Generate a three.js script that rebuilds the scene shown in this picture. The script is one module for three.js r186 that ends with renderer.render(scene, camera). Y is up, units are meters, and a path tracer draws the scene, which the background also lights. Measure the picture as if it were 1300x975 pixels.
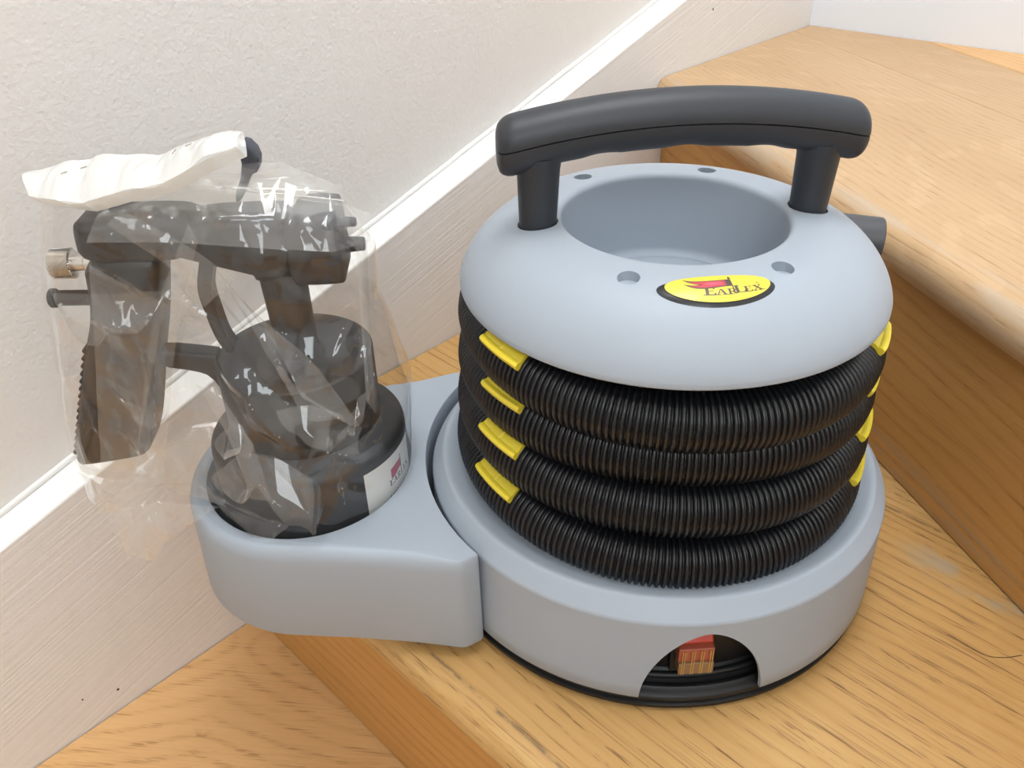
import * as THREE from 'three';
import { RectAreaLightUniformsLib } from 'three/addons/lights/RectAreaLightUniformsLib.js';
import { RoundedBoxGeometry } from 'three/addons/geometries/RoundedBoxGeometry.js';
import { mergeGeometries, mergeVertices, toCreasedNormals } from 'three/addons/utils/BufferGeometryUtils.js';
import { Brush, Evaluator, SUBTRACTION } from 'three-bvh-csg';

// ------------------------------------------------------------------ camera, light, exposure
const scene = new THREE.Scene();
const renderer = new THREE.WebGLRenderer({ antialias: true });
renderer.toneMapping = THREE.LinearToneMapping;
renderer.toneMappingExposure = 0.72;
renderer.shadowMap.enabled = true;
RectAreaLightUniformsLib.init();
scene.background = new THREE.Color(0xdfe8f2);

const camera = new THREE.PerspectiveCamera(49.08, 1300 / 975, 0.02, 20);
camera.position.set(0, 0.4037, 0.4245);
camera.up.set(-0.0924, 0.8279, -0.5532);
camera.lookAt(-0.1703, 0.4037 - 0.5605, 0.4245 - 0.8105);
scene.add(camera);

// daylight: an opal skylight in the ceiling and a tall window behind the camera
const SKY = { x: -0.35, y: 2.35, z: -0.25, w: 1.3, d: 1.3, nits: 16, color: new THREE.Color(0.97, 0.985, 1.0) };
const WIN = { x: 0.35, y: 1.55, z: 1.72, w: 0.85, h: 0.95, nits: 6.6, color: new THREE.Color(0.90, 0.96, 1.0) };
function areaLight(at, look, w, h, nits, color) {
  const l = new THREE.RectAreaLight(color, nits, w, h);
  l.position.set(...at); l.lookAt(...look); scene.add(l); return l;
}
areaLight([SKY.x, SKY.y - 0.012, SKY.z], [SKY.x, 0, SKY.z], SKY.w, SKY.d, SKY.nits, SKY.color);
areaLight([WIN.x, WIN.y, WIN.z - 0.012], [WIN.x, WIN.y, 0], WIN.w, WIN.h, WIN.nits, WIN.color);

// ------------------------------------------------------------------ helpers
let seed = 1;
function rnd() { seed = (seed + 0x6d2b79f5) | 0; let t = Math.imul(seed ^ (seed >>> 15), 1 | seed); t = (t + Math.imul(t ^ (t >>> 7), 61 | t)) ^ t; return ((t ^ (t >>> 14)) >>> 0) / 4294967296; }
const V3 = (x, y, z) => new THREE.Vector3(x, y, z);
const lerp = (a, b, t) => a + (b - a) * t;
const clamp = (x, a = 0, b = 1) => Math.min(b, Math.max(a, x));
const sstep = (a, b, x) => { const t = clamp((x - a) / (b - a)); return t * t * (3 - 2 * t); };
function interp(pts, x) {
  if (x <= pts[0][0]) return pts[0][1];
  for (let i = 1; i < pts.length; i++) if (x <= pts[i][0]) { const [a, b] = [pts[i - 1], pts[i]]; return lerp(a[1], b[1], (x - a[0]) / (b[0] - a[0])); }
  return pts[pts.length - 1][1];
}
function smoothInterp(pts, x) {
  if (x <= pts[0][0]) return pts[0][1];
  for (let i = 1; i < pts.length; i++) if (x <= pts[i][0]) { const [a, b] = [pts[i - 1], pts[i]]; return lerp(a[1], b[1], sstep(0, 1, (x - a[0]) / (b[0] - a[0]))); }
  return pts[pts.length - 1][1];
}
const counts = {};
function numbered(n) { const k = counts[n] = (counts[n] ?? -1) + 1; return k ? `${n}_${String(k).padStart(3, '0')}` : n; }
function mesh(name, geo, mat, parent, label) {
  const m = new THREE.Mesh(geo, mat); m.name = parent && parent !== scene ? name : numbered(name);
  m.castShadow = m.receiveShadow = true; if (label) m.userData.label = label;
  (parent || scene).add(m); return m;
}
function thing(name, label, category, [x, y, z] = [0, 0, 0], turn = 0, group) {
  const g = new THREE.Group(); g.name = numbered(name); g.position.set(x, y, z); g.rotation.y = turn;
  g.userData = { label, category }; if (group) g.userData.group = group; scene.add(g); return g;
}
function structure(name, geo, mat, label) { const m = mesh(name, geo, mat, scene); m.userData.kind = 'structure'; if (label) m.userData.label = label; return m; }
const merge = (gs) => mergeGeometries(gs.map((g) => { const h = g.index ? g.toNonIndexed() : g; for (const k of Object.keys(h.attributes)) if (!["position", "normal", "uv"].includes(k)) h.deleteAttribute(k); return h; }));
// turns a closed skin right side out (signed volume)
function orient(g) {
  const h = g.index ? g.toNonIndexed() : g, P = h.attributes.position; let v = 0;
  const a = new THREE.Vector3(), b = new THREE.Vector3(), c = new THREE.Vector3();
  for (let i = 0; i < P.count; i += 3) { a.fromBufferAttribute(P, i); b.fromBufferAttribute(P, i + 1); c.fromBufferAttribute(P, i + 2); v += a.dot(b.cross(c)); }
  if (v < 0) { const ix = []; for (let i = 0; i < P.count; i += 3) ix.push(i, i + 2, i + 1); h.setIndex(ix); const r = h.toNonIndexed(); if (r.attributes.normal) { const N = r.attributes.normal; for (let i = 0; i < N.array.length; i++) N.array[i] *= -1; } return r; }
  return h;
}
// toCreasedNormals matches corners to a hundredth of a unit, so it works here on tenths of a millimetre
const creased = (g, deg = 35) => { const h = orient(g); h.scale(1e4, 1e4, 1e4); const r = toCreasedNormals(h, deg * Math.PI / 180); r.scale(1e-4, 1e-4, 1e-4); return r; };

// rings of points (arrays of Vector3) joined to a skin; closed = each ring closes on itself; caps = [start, end]
function loft(rings, { closed = true, caps = [false, false], uv } = {}) {
  const n = rings[0].length, pos = [], uvs = [], idx = [];
  const cols = closed ? n + 1 : n;
  rings.forEach((r, i) => { for (let j = 0; j < cols; j++) { const p = r[j % n]; pos.push(p.x, p.y, p.z); const q = uv ? uv(i, j, p) : [j / (cols - 1), i / (rings.length - 1)]; uvs.push(q[0], q[1]); } });
  for (let i = 0; i < rings.length - 1; i++) for (let j = 0; j < cols - 1; j++) {
    const a = i * cols + j, b = a + 1, c = a + cols, d = c + 1; idx.push(a, b, d, a, d, c);
  }
  [0, 1].forEach((e) => { if (!caps[e]) return;
    const r = rings[e ? rings.length - 1 : 0], c = r.reduce((s, p) => s.add(p), V3(0, 0, 0)).multiplyScalar(1 / n), k = pos.length / 3;
    pos.push(c.x, c.y, c.z); uvs.push(.5, .5); r.forEach((p) => { pos.push(p.x, p.y, p.z); uvs.push(.5, .5); });
    for (let j = 0; j < n; j++) { const a = k + 1 + j, b = k + 1 + (j + 1) % n; e ? idx.push(k, a, b) : idx.push(k, b, a); } });
  const g = new THREE.BufferGeometry();
  g.setAttribute('position', new THREE.Float32BufferAttribute(pos, 3)); g.setAttribute('uv', new THREE.Float32BufferAttribute(uvs, 2)); g.setIndex(idx);
  g.computeVertexNormals(); return g;
}
// smooth normals across seams, sharp at creases
function finish(g, deg = 40) { return creased(g, deg); }
function lathe(pts, seg = 96, deg = 35) {
  const g = new THREE.LatheGeometry(pts.map((p) => new THREE.Vector2(p[0], p[1])), seg); return finish(g, deg);
}
// arc of a rounded corner for profiles
function arc(cx, cy, r, a0, a1, n = 6) { const o = []; for (let i = 0; i <= n; i++) { const a = (a0 + (a1 - a0) * i / n) * Math.PI / 180; o.push([cx + r * Math.cos(a), cy + r * Math.sin(a)]); } return o; }
function tube(pts, r, seg = 40, rs = 10, closed = false) { return new THREE.TubeGeometry(new THREE.CatmullRomCurve3(pts, closed, 'centripetal'), seg, r, rs, closed); }
function cylinder(r0, r1, a, b, seg = 24, bev = 0) {
  const d = b.clone().sub(a), L = d.length();
  const pts = [[0, 0], [Math.max(r0 - bev, 0.00001), 0], [r0, bev], [r1, L - bev], [Math.max(r1 - bev, 0.00001), L], [0, L]];
  const g = lathe(pts, seg, 30); g.applyQuaternion(new THREE.Quaternion().setFromUnitVectors(V3(0, 1, 0), d.normalize())); g.translate(a.x, a.y, a.z); return g;
}
function extrude(outline, depth, bevel = 0.0015, z0, holes = [], bseg = 3, curve = 1) {
  const s = new THREE.Shape(outline.map((p) => new THREE.Vector2(p[0], p[1])));
  for (const h of holes) s.holes.push(new THREE.Path(h.map((p) => new THREE.Vector2(p[0], p[1]))));
  const g = new THREE.ExtrudeGeometry(s, { depth: depth - 2 * bevel, bevelEnabled: bevel > 0, bevelThickness: bevel, bevelSize: bevel, bevelOffset: -bevel, bevelSegments: bseg, curveSegments: 8 });
  g.translate(0, 0, (z0 ?? -depth / 2) + bevel); return finish(g, 40);
}
// Chaikin: softens the corners of a traced outline
function soften(p, n = 2) { for (let k = 0; k < n; k++) { const o = []; for (let i = 0; i < p.length; i++) { const a = p[i], b = p[(i + 1) % p.length]; o.push([lerp(a[0], b[0], .25), lerp(a[1], b[1], .25)], [lerp(a[0], b[0], .75), lerp(a[1], b[1], .75)]); } p = o; } return p; }

// ------------------------------------------------------------------ noise and textures
const RT = new Float32Array(65536); for (let i = 0; i < 65536; i++) RT[i] = rnd();
function vn(x, y, s = 0) {
  const xi = Math.floor(x), yi = Math.floor(y); let fx = x - xi, fy = y - yi; fx = fx * fx * (3 - 2 * fx); fy = fy * fy * (3 - 2 * fy);
  const h = (a, b) => RT[(Math.imul(a, 73856093) ^ Math.imul(b, 19349663) ^ Math.imul(s, 83492791)) & 65535];
  const a = h(xi, yi), b = h(xi + 1, yi), c = h(xi, yi + 1), d = h(xi + 1, yi + 1);
  return a + (b - a) * fx + (c - a) * fy + (a - b - c + d) * fx * fy;
}
const fbm = (x, y, o, s) => { let v = 0, a = .5, t = 0; for (let i = 0; i < o; i++) { v += a * vn(x, y, s + i * 7); t += a; x *= 2.03; y *= 2.03; a *= .5; } return v / t; };
function dataTex(w, h, fn, srgb, wrap = THREE.MirroredRepeatWrapping) {
  const d = new Uint8Array(w * h * 4);
  for (let y = 0; y < h; y++) for (let x = 0; x < w; x++) { const c = fn(x, y), k = (y * w + x) * 4; d[k] = clamp(c[0], 0, 255); d[k + 1] = clamp(c[1], 0, 255); d[k + 2] = clamp(c[2], 0, 255); d[k + 3] = 255; }
  const t = new THREE.DataTexture(d, w, h); t.wrapS = t.wrapT = wrap; t.magFilter = THREE.LinearFilter; t.minFilter = THREE.LinearMipmapLinearFilter; t.generateMipmaps = true;
  if (srgb) t.colorSpace = THREE.SRGBColorSpace; t.needsUpdate = true; return t;
}
// oak: u metres along the grain, v across; LU x LV metres per tile
function oak({ s, light, dark, pore, porosity = 1, ring = 1, rings = 70, fleck = 0, centre = 0.1, arch = 0.35, LU = 0.72, LV = 0.36, W = 2048, H = 1024, rough = 0.5, wear }) {
  const bump = new Uint8Array(W * H * 4), col = new Uint8Array(W * H * 4);
  for (let j = 0; j < H; j++) for (let i = 0; i < W; i++) {
    const u = i / W * LU, v = j / H * LV;
    const wv = v + 0.012 * (fbm(u * 5, v * 9, 3, s) - .5) + 0.004 * (vn(u * 18, v * 40, s + 3) - .5);
    // cathedral figure: rings open round a long parabola
    const dv = (wv - centre), du = u - LU * .35;
    const t = Math.sqrt(dv * dv + 1e-5) * (1 + 0.25 * fbm(u * 3, v * 4, 2, s + 9)) + arch * du * du * Math.exp(-Math.abs(dv) * 9);
    let r = t * rings + 1.1 * fbm(u * 2.2, v * 14, 3, s + 5); r -= Math.floor(r);
    const early = Math.exp(-((r - .8) ** 2) / .03) + .55 * Math.exp(-((r + .2) ** 2) / .03);
    const fibre = vn(u * 55, v * 2400, s + 11) * .5 + vn(u * 20, v * 900, s + 13) * .5;
    const patch = fbm(u * 3.5, v * 11, 3, s + 17);
    let p = vn(u * 75 + 30 * vn(u * 3, v * 60, s + 1), v * 2500, s + 19);
    p = sstep(.69 - .09 * early, .86, p) * (.35 + .9 * early) * sstep(.32, .6, vn(u * 16, v * 90, s + 23) + .25 * early) * porosity;
    const fl = fleck * sstep(.66, .8, vn(u * 40 + 8 * vn(u * 6, v * 5, s + 31), v * 75 + u * 26, s + 29));
    let k = ring * .62 * early + .42 * (fibre - .5) + .75 * (patch - .5); k = clamp(.32 + k * .75 - fl * .35);
    const q = clamp(p), o = (j * W + i) * 4;
    let c = [0, 1, 2].map((n) => lerp(lerp(light[n], dark[n], k), pore[n], q * .78));
    if (wear) c = wear(u, v, c, fibre, p);
    col[o] = clamp(c[0], 0, 255); col[o + 1] = clamp(c[1], 0, 255); col[o + 2] = clamp(c[2], 0, 255); col[o + 3] = 255;
    const b = clamp(.62 + .16 * (fibre - .5) - .5 * q - .08 * early) * 255; bump[o] = bump[o + 1] = bump[o + 2] = b; bump[o + 3] = 255;
  }
  const mk = (d, srgb) => { const t = new THREE.DataTexture(d, W, H); t.wrapS = t.wrapT = THREE.MirroredRepeatWrapping; t.magFilter = THREE.LinearFilter; t.minFilter = THREE.LinearMipmapLinearFilter; t.generateMipmaps = true; if (srgb) t.colorSpace = THREE.SRGBColorSpace; t.repeat.set(1 / LU, 1 / LV); t.needsUpdate = true; return t; };
  return new THREE.MeshPhysicalMaterial({ map: mk(col, true), bumpMap: mk(bump, false), bumpScale: 0.00035, roughness: rough, specularIntensity: .6 });
}

const oakTread = oak({ s: 11, light: [198, 158, 101], dark: [173, 130, 75], pore: [112, 78, 44], porosity: .85, ring: .55, rings: 110, fleck: .3, centre: .21, arch: .12, rough: .42,
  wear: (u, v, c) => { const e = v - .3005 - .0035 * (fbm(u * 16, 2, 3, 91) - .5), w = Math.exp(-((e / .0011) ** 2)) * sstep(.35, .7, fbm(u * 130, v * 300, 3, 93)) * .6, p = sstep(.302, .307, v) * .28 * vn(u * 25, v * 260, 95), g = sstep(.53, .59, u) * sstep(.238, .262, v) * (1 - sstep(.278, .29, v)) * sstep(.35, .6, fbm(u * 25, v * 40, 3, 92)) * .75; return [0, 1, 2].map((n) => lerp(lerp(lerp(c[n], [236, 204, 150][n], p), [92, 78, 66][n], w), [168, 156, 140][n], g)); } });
const oakUpper = oak({ s: 47, light: [202, 169, 130], dark: [182, 147, 107], pore: [136, 102, 72], porosity: .42, ring: .38, rings: 120, fleck: .75, centre: .16, arch: .15, rough: .45,
  wear: (u, v, c) => { const w = sstep(.285, .3, v) * (1 - sstep(.318, .332, v)) * sstep(.4, .75, fbm(u * 14, v * 120, 3, 97)) * .6; return [0, 1, 2].map((n) => lerp(c[n], [188, 172, 154][n], w)); } });
const oakRiser = oak({ s: 83, light: [206, 156, 92], dark: [172, 124, 66], pore: [124, 82, 44], porosity: .4, ring: .5, rings: 75, centre: .09, arch: .05, W: 2048, H: 512, LU: .9, LV: .2, rough: .45,
  wear: (u, v, c) => { const w = (1 - sstep(.030, .058, v + .012 * (vn(u * 12, 1, 98) - .5))) * sstep(.38, .7, fbm(u * 30, v * 260, 3, 99)) * .6; return [0, 1, 2].map((n) => lerp(c[n], [168, 146, 126][n], w)); } });
const oakFloor = oak({ s: 131, light: [224, 180, 126], dark: [205, 158, 104], pore: [140, 100, 60], porosity: .5, ring: .6, rings: 85, fleck: .2, centre: .15, arch: .45, W: 1536, H: 768, rough: .45 });

const plasterBump = dataTex(1024, 1024, (x, y) => { const u = x / 1024 * .3, v = y / 1024 * .3; const b = 255 * (.6 * fbm(u * 420, v * 420, 2, 201) + .25 * fbm(u * 130, v * 130, 2, 207) + .15 * vn(u * 1300, v * 1300, 211)); return [b, b, b]; });
plasterBump.repeat.set(1 / .3, 1 / .3);
const plaster = new THREE.MeshStandardMaterial({ color: new THREE.Color(.80, .775, .745), roughness: .85, bumpMap: plasterBump, bumpScale: 0.00045 });
const plainWall = new THREE.MeshStandardMaterial({ color: new THREE.Color(.80, .79, .77), roughness: .9 });
const backWallM = new THREE.MeshStandardMaterial({ color: new THREE.Color(.80, .85, .92), roughness: .7, bumpMap: plasterBump, bumpScale: 0.0002 });
// brushed gloss paint: long strokes along the slope of the board
const brushBump = dataTex(1024, 512, (x, y) => { const u = x / 1024 * .5, v = y / 512 * .25; const b = 255 * (.5 * vn(u * 9, v * 700 + 3 * vn(u * 8, v * 20, 5), 301) + .3 * vn(u * 14, v * 330, 303) + .2 * vn(u * 40, v * 1200, 307)); return [b, b, b]; });
brushBump.repeat.set(1 / .5, 1 / .25);
const gloss = new THREE.MeshStandardMaterial({ color: new THREE.Color(.80, .785, .77), roughness: .5, bumpMap: brushBump, bumpScale: 0.00032 });
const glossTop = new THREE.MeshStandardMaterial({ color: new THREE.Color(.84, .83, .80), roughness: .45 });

const finePlastic = dataTex(512, 512, (x, y) => { const b = 255 * (.5 * vn(x * .45, y * .45, 401) + .5 * vn(x * .21, y * .21, 403)); return [b, b, b]; }, false, THREE.RepeatWrapping);
finePlastic.repeat.set(12, 6);
const greyM = new THREE.MeshPhysicalMaterial({ color: new THREE.Color(.36, .405, .46), roughness: .5, specularIntensity: .7 });
const greyInner = greyM;
const darkM = new THREE.MeshPhysicalMaterial({ color: new THREE.Color(.026, .030, .037), roughness: .48, bumpMap: finePlastic, bumpScale: 0.00004 });
const blackM = new THREE.MeshPhysicalMaterial({ color: new THREE.Color(.006, .0062, .007), roughness: .5 });
const hoseM = new THREE.MeshPhysicalMaterial({ color: new THREE.Color(.008, .0088, .0105), roughness: .29 });
const yellowM = new THREE.MeshPhysicalMaterial({ color: new THREE.Color(.78, .62, .045), roughness: .42 });
const steelM = new THREE.MeshStandardMaterial({ color: new THREE.Color(.72, .69, .64), metalness: 1, roughness: .3 });
const brassM = new THREE.MeshStandardMaterial({ color: new THREE.Color(.72, .55, .33), metalness: 1, roughness: .3 });
const gunM = new THREE.MeshPhysicalMaterial({ color: new THREE.Color(.014, .014, .016), roughness: .5 });

// ------------------------------------------------------------------ the staircase: three winder treads against a wall that turns a corner
const WA = 0.5545, WO = -0.2842;                                    // left wall (skirting face): normal angle and offset
const WN = V3(Math.cos(WA), 0, Math.sin(WA)), WD = V3(-Math.sin(WA), 0, Math.cos(WA));   // WD runs towards the viewer
const Y_LOW = -0.1704, Y_UP = 0.1727, CORNER = -0.7408;
const wallPoint = (a, y, off = 0) => WN.clone().multiplyScalar(WO + off).addScaledVector(WD, a).setY(y);
const skirtTop = (a) => 0.1113 - 0.2975 * a;

// risers: a point, a direction along the step (away from the wall) and the outward normal
const STEP = {
  mid: { p: V3(-0.3159, 0, -0.0086), d: V3(0.8358, 0, 0.549), n: V3(-0.549, 0, 0.8358) },
  up: { p: V3(-0.021, 0, -0.506), d: V3(0.4203, 0, 0.9074), n: V3(-0.9074, 0, 0.4203) },
  low: { p: V3(-0.55, 0, 0.36), d: V3(1, 0, 0.02), n: V3(0.02, 0, 1).negate().multiplyScalar(-1) },
};
const meetWall = (S, depth, off = 0) => { // how far along the step its line (pushed out by depth) meets the skirting
  const q = S.p.clone().addScaledVector(S.n, depth); return (WO + off - q.dot(WN)) / S.d.dot(WN);
};
// a nosed front board: profile of [out, y, arc length]; from the skirting to length L
function nosedBoard(S, y, back, L, uvShift = 0, over = 0.0145, th = 0.029) {
  const r = th / 2, prof = [[-back, y - th], [0, y - th]];
  for (let i = 0; i <= 8; i++) { const a = -90 + 90 * i / 8; prof.push([over - r * .8 + r * .8 * Math.cos(a * Math.PI / 180), y - r + (r) * Math.sin(a * Math.PI / 180)]); }
  for (let i = 1; i <= 8; i++) { const a = 90 * i / 8; prof.push([over - r * .9 + r * .9 * Math.cos(a * Math.PI / 180), y - r + r * Math.sin(a * Math.PI / 180)]); }
  prof.push([-0.02, y], [-back, y]);
  let s = 0; const len = prof.map((p, i) => { if (i) s += Math.hypot(p[0] - prof[i - 1][0], p[1] - prof[i - 1][1]); return s; });
  const topLen = len[len.length - 1];
  const N = 24, rings = [];
  for (let k = 0; k <= N; k++) rings.push(prof.map(([o, yy]) => { const a = meetWall(S, o, .0008), b = L; return S.p.clone().addScaledVector(S.n, o).addScaledVector(S.d, lerp(a, b, k / N)).setY(yy); }));
  const g = loft(rings, { closed: false, uv: (i, j, p) => [p.clone().sub(S.p).dot(S.d) + uvShift, topLen - len[j] - back + .3] });
  const endCap = (ring, flip) => { const c = ring[0], pos = [], uv = []; for (let j = 1; j < ring.length - 1; j++) { const t = flip ? [c, ring[j + 1], ring[j]] : [c, ring[j], ring[j + 1]]; for (const p of t) { pos.push(p.x, p.y, p.z); uv.push(p.x, p.y); } } const e = new THREE.BufferGeometry(); e.setAttribute('position', new THREE.Float32BufferAttribute(pos, 3)); e.setAttribute('uv', new THREE.Float32BufferAttribute(uv, 2)); e.computeVertexNormals(); return e; };
  return creased(merge([g, endCap(rings[0], true), endCap(rings[N], false)]), 38);
}
// a flat board: a polygon in plan cut from a strip behind the nosing by the walls
function clip(poly, n, o) { // keep n . p >= o
  const out = []; for (let i = 0; i < poly.length; i++) { const a = poly[i], b = poly[(i + 1) % poly.length], da = a.dot(n) - o, db = b.dot(n) - o; if (da >= 0) out.push(a); if (da * db < 0) out.push(a.clone().lerp(b, da / (da - db))); } return out;
}
function flatBoard(S, y, d0, d1, cuts, uvShift = 0, vShift = 0, th = 0.029, gap = 0.0004) {
  const at = (s, dep) => S.p.clone().setY(0).addScaledVector(S.d, s).addScaledVector(S.n, -dep);
  let poly = [at(-2.5, d0 + gap), at(2.2, d0 + gap), at(2.2, d1 - gap), at(-2.5, d1 - gap)];
  for (const [n, o] of cuts) poly = clip(poly, n, o);
  const sh = new THREE.Shape(poly.map((p) => new THREE.Vector2(p.x, -p.z)));
  const g = new THREE.ExtrudeGeometry(sh, { depth: th - .0012, bevelEnabled: true, bevelThickness: .0006, bevelSize: .0006, bevelOffset: -.0006, bevelSegments: 1 });
  g.rotateX(-Math.PI / 2); g.translate(0, y - th + .0006, 0);
  const P = g.attributes.position, U = g.attributes.uv;
  for (let i = 0; i < P.count; i++) { const q = V3(P.getX(i), 0, P.getZ(i)).sub(S.p.clone().setY(0)); U.setXY(i, q.dot(S.d) + uvShift, -q.dot(S.n) + .3 + vShift); }
  return creased(g, 20);
}
function riser(S, y0, y1, L, th = 0.022, vShift = 0) {
  const a0 = meetWall(S, 0, .001), a1 = meetWall(S, -th, .001), pts = [S.p.clone().addScaledVector(S.d, a0), S.p.clone().addScaledVector(S.d, L), S.p.clone().addScaledVector(S.d, L).addScaledVector(S.n, -th), S.p.clone().addScaledVector(S.d, a1).addScaledVector(S.n, -th)];
  const sh = new THREE.Shape(pts.map((p) => new THREE.Vector2(p.x, -p.z)));
  const g = new THREE.ExtrudeGeometry(sh, { depth: y1 - y0, bevelEnabled: false }); g.rotateX(-Math.PI / 2); g.translate(0, y0, 0);
  const P = g.attributes.position, U = g.attributes.uv; for (let i = 0; i < P.count; i++) { const q = V3(P.getX(i), 0, P.getZ(i)).sub(S.p); U.setXY(i, q.dot(S.d) + .2, P.getY(i) - y0 + vShift); }
  return creased(g, 20);
}
const skirtCut = [WN, WO + .0008];
const backCut = [WD, CORNER + .0008], right = [V3(-1, 0, 0), -1.18];
function group(name, label) { const g = new THREE.Group(); g.name = numbered(name); g.userData = { kind: 'structure', label }; scene.add(g); return g; }
{ // middle tread, on which everything stands
  const t = group('stair_tread', 'honey oak winder tread that the sprayer stands on');
  mesh('board', nosedBoard(STEP.mid, 0, 0.03, 1.3, .15), oakTread, t);
  mesh('board', flatBoard(STEP.mid, 0, 0.0296, 0.62, [skirtCut, [STEP.up.n, STEP.up.p.dot(STEP.up.n) - .02], right], .15, -.3), oakTread, t);
  structure('stair_riser', riser(STEP.mid, Y_LOW + .0012, -.0285, 1.3, .022, .06), oakRiser, 'warm oak riser below the middle tread');
}
{ // upper tread: three boards running along its nosing
  const t = group('stair_tread', 'pale oak upper tread in the corner of the walls');
  mesh('board', nosedBoard(STEP.up, Y_UP, 0.233, 1.6, .5), oakUpper, t);
  mesh('board', flatBoard(STEP.up, Y_UP, 0.2332, 0.348, [skirtCut, backCut, right], .1, .05), oakUpper, t);
  mesh('board', flatBoard(STEP.up, Y_UP, 0.3482, 0.7, [skirtCut, backCut, right], .33, .11), oakFloor, t);
  structure('stair_riser', riser(STEP.up, .0012, Y_UP - .0285, 1.6, .022, .02), oakRiser, 'dark brown oak riser behind the sprayer');
}
{ // lower tread
  const t = group('stair_tread', 'oak lower tread with cathedral grain at the bottom left');
  const S = { p: V3(-.5, 0, .5), d: V3(1, 0, -.09).normalize(), n: V3(.09, 0, 1).normalize() };
  mesh('board', flatBoard(S, Y_LOW, -0.35, 0.7, [skirtCut, [STEP.mid.n, STEP.mid.p.dot(STEP.mid.n) - .02], right], .5, .1), oakFloor, t);
}
// skirting: a painted board that climbs with the stair; its face is the wall plane, its top a bright sloped ledge
function wallSlab(outline, front, back, uv) { // outline [along, y] extruded from front to back (offsets from the skirting face)
  const sh = new THREE.Shape(outline.map(([a, y]) => new THREE.Vector2(a, y)));
  const g = new THREE.ExtrudeGeometry(sh, { depth: front - back, bevelEnabled: false });
  const P = g.attributes.position, U = g.attributes.uv;
  for (let i = 0; i < P.count; i++) { const a = P.getX(i), y = P.getY(i), off = back + P.getZ(i), q = wallPoint(a, y, off); P.setXYZ(i, q.x, q.y, q.z); U.setXY(i, ...uv(a, y, off)); }
  const idx = []; for (let i = 0; i < P.count; i += 3) idx.push(i, i + 2, i + 1); // mirrored frame: turn the faces round
  g.setIndex(idx); const h = g.toNonIndexed(); h.computeVertexNormals(); return h;
}
const A0 = CORNER, A1 = 1.9, SL = Math.atan(.2975), cs = Math.cos(SL), sn = Math.sin(SL);
{
  const e = (a) => skirtTop(a) - .0015;
  const face = wallSlab([[A0, -.45], [A1, -.45], [A1, e(A1)], [A0, e(A0)]], 0, -.03, (a, y) => [-a * cs + y * sn, a * sn + y * cs]);
  const g = group('baseboard_left', 'white painted skirting board climbing with the stair along the left wall');
  mesh('skirting_face', face, gloss, g);
  // the ledge: rounded arris, then a top that rises a little to the wall, with a wavy painted edge
  const prof = [[-.03, -.002], [-.03, .0065], [-.0215, .0058], [-.012, .0036], [-.003, .0008], [-.001, .0002], [-.0002, -.0006], [0, -.0016]];
  const rings = []; const N = 160;
  for (let k = 0; k <= N; k++) { const a = lerp(A0, A1, k / N), w = .0007 * (fbm(a * 14, 3, 3, 71) - .5) * 2; rings.push(prof.map(([o, dy], j) => wallPoint(a, skirtTop(a) + dy + w * (j > 0 && j < 6 ? 1 : .6), o))); }
  mesh('skirting_ledge', creased(loft(rings, { closed: false }), 60), glossTop, g, 'bright white top ledge of the skirting');
  // filler and hairline crack where the ledge meets the plaster
  const bead = [], crack = [];
  for (let k = 0; k <= 120; k++) { const a = lerp(A0 + .02, .9, k / 120), w = .002 * (fbm(a * 30, 9, 3, 73) - .5); bead.push(wallPoint(a, skirtTop(a) + .0068 + w, -.0226)); crack.push(wallPoint(a, skirtTop(a) + .0105 + w * 1.3, -.0208)); }
  mesh('filler_bead', tube(bead, .0032, 240, 8), glossTop, g, 'white filler bead along the plaster');
}
{ const g = scene.getObjectByName('baseboard_left'), hole = new THREE.MeshStandardMaterial({ color: new THREE.Color(.05, .045, .04), roughness: .9 });
  for (const [a, y, r] of [[.2780, -.1506, .0011], [.3020, -.1383, .0007], [-.4984, .2262, .0012]]) { const q = wallPoint(a, y, -.0002), c = cylinder(r, r, q, q.clone().addScaledVector(WN, .0005), 10, .0001); mesh('nail_hole', c, hole, g, 'small dark nail hole'); } }
const wallTop = 2.35;
structure('wall_left', wallSlab([[A0 - .2, -.45], [A1, -.45], [A1, wallTop], [A0 - .2, wallTop]], -.0215, -.12, (a, y) => [a, y]), plaster, 'off-white plastered stair wall with orange-peel texture');
{ // back wall, square to the left wall
  const c0 = wallPoint(CORNER, 0, -.12), g = new THREE.BoxGeometry(2.4, wallTop + .45, .1);
  const U = g.attributes.uv, P = g.attributes.position; for (let i = 0; i < P.count; i++) U.setXY(i, P.getX(i) + P.getZ(i), P.getY(i));
  const m = structure('wall_back', g, backWallM, 'bright white back wall at the turn of the stair');
  const mid = c0.clone().addScaledVector(WN, 1.2).addScaledVector(WD, -.05); m.position.set(mid.x, (wallTop - .45) / 2, mid.z); m.rotation.y = Math.PI / 2 - WA - Math.PI / 2;
  m.rotation.y = -Math.atan2(WN.z, WN.x);
}
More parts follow.
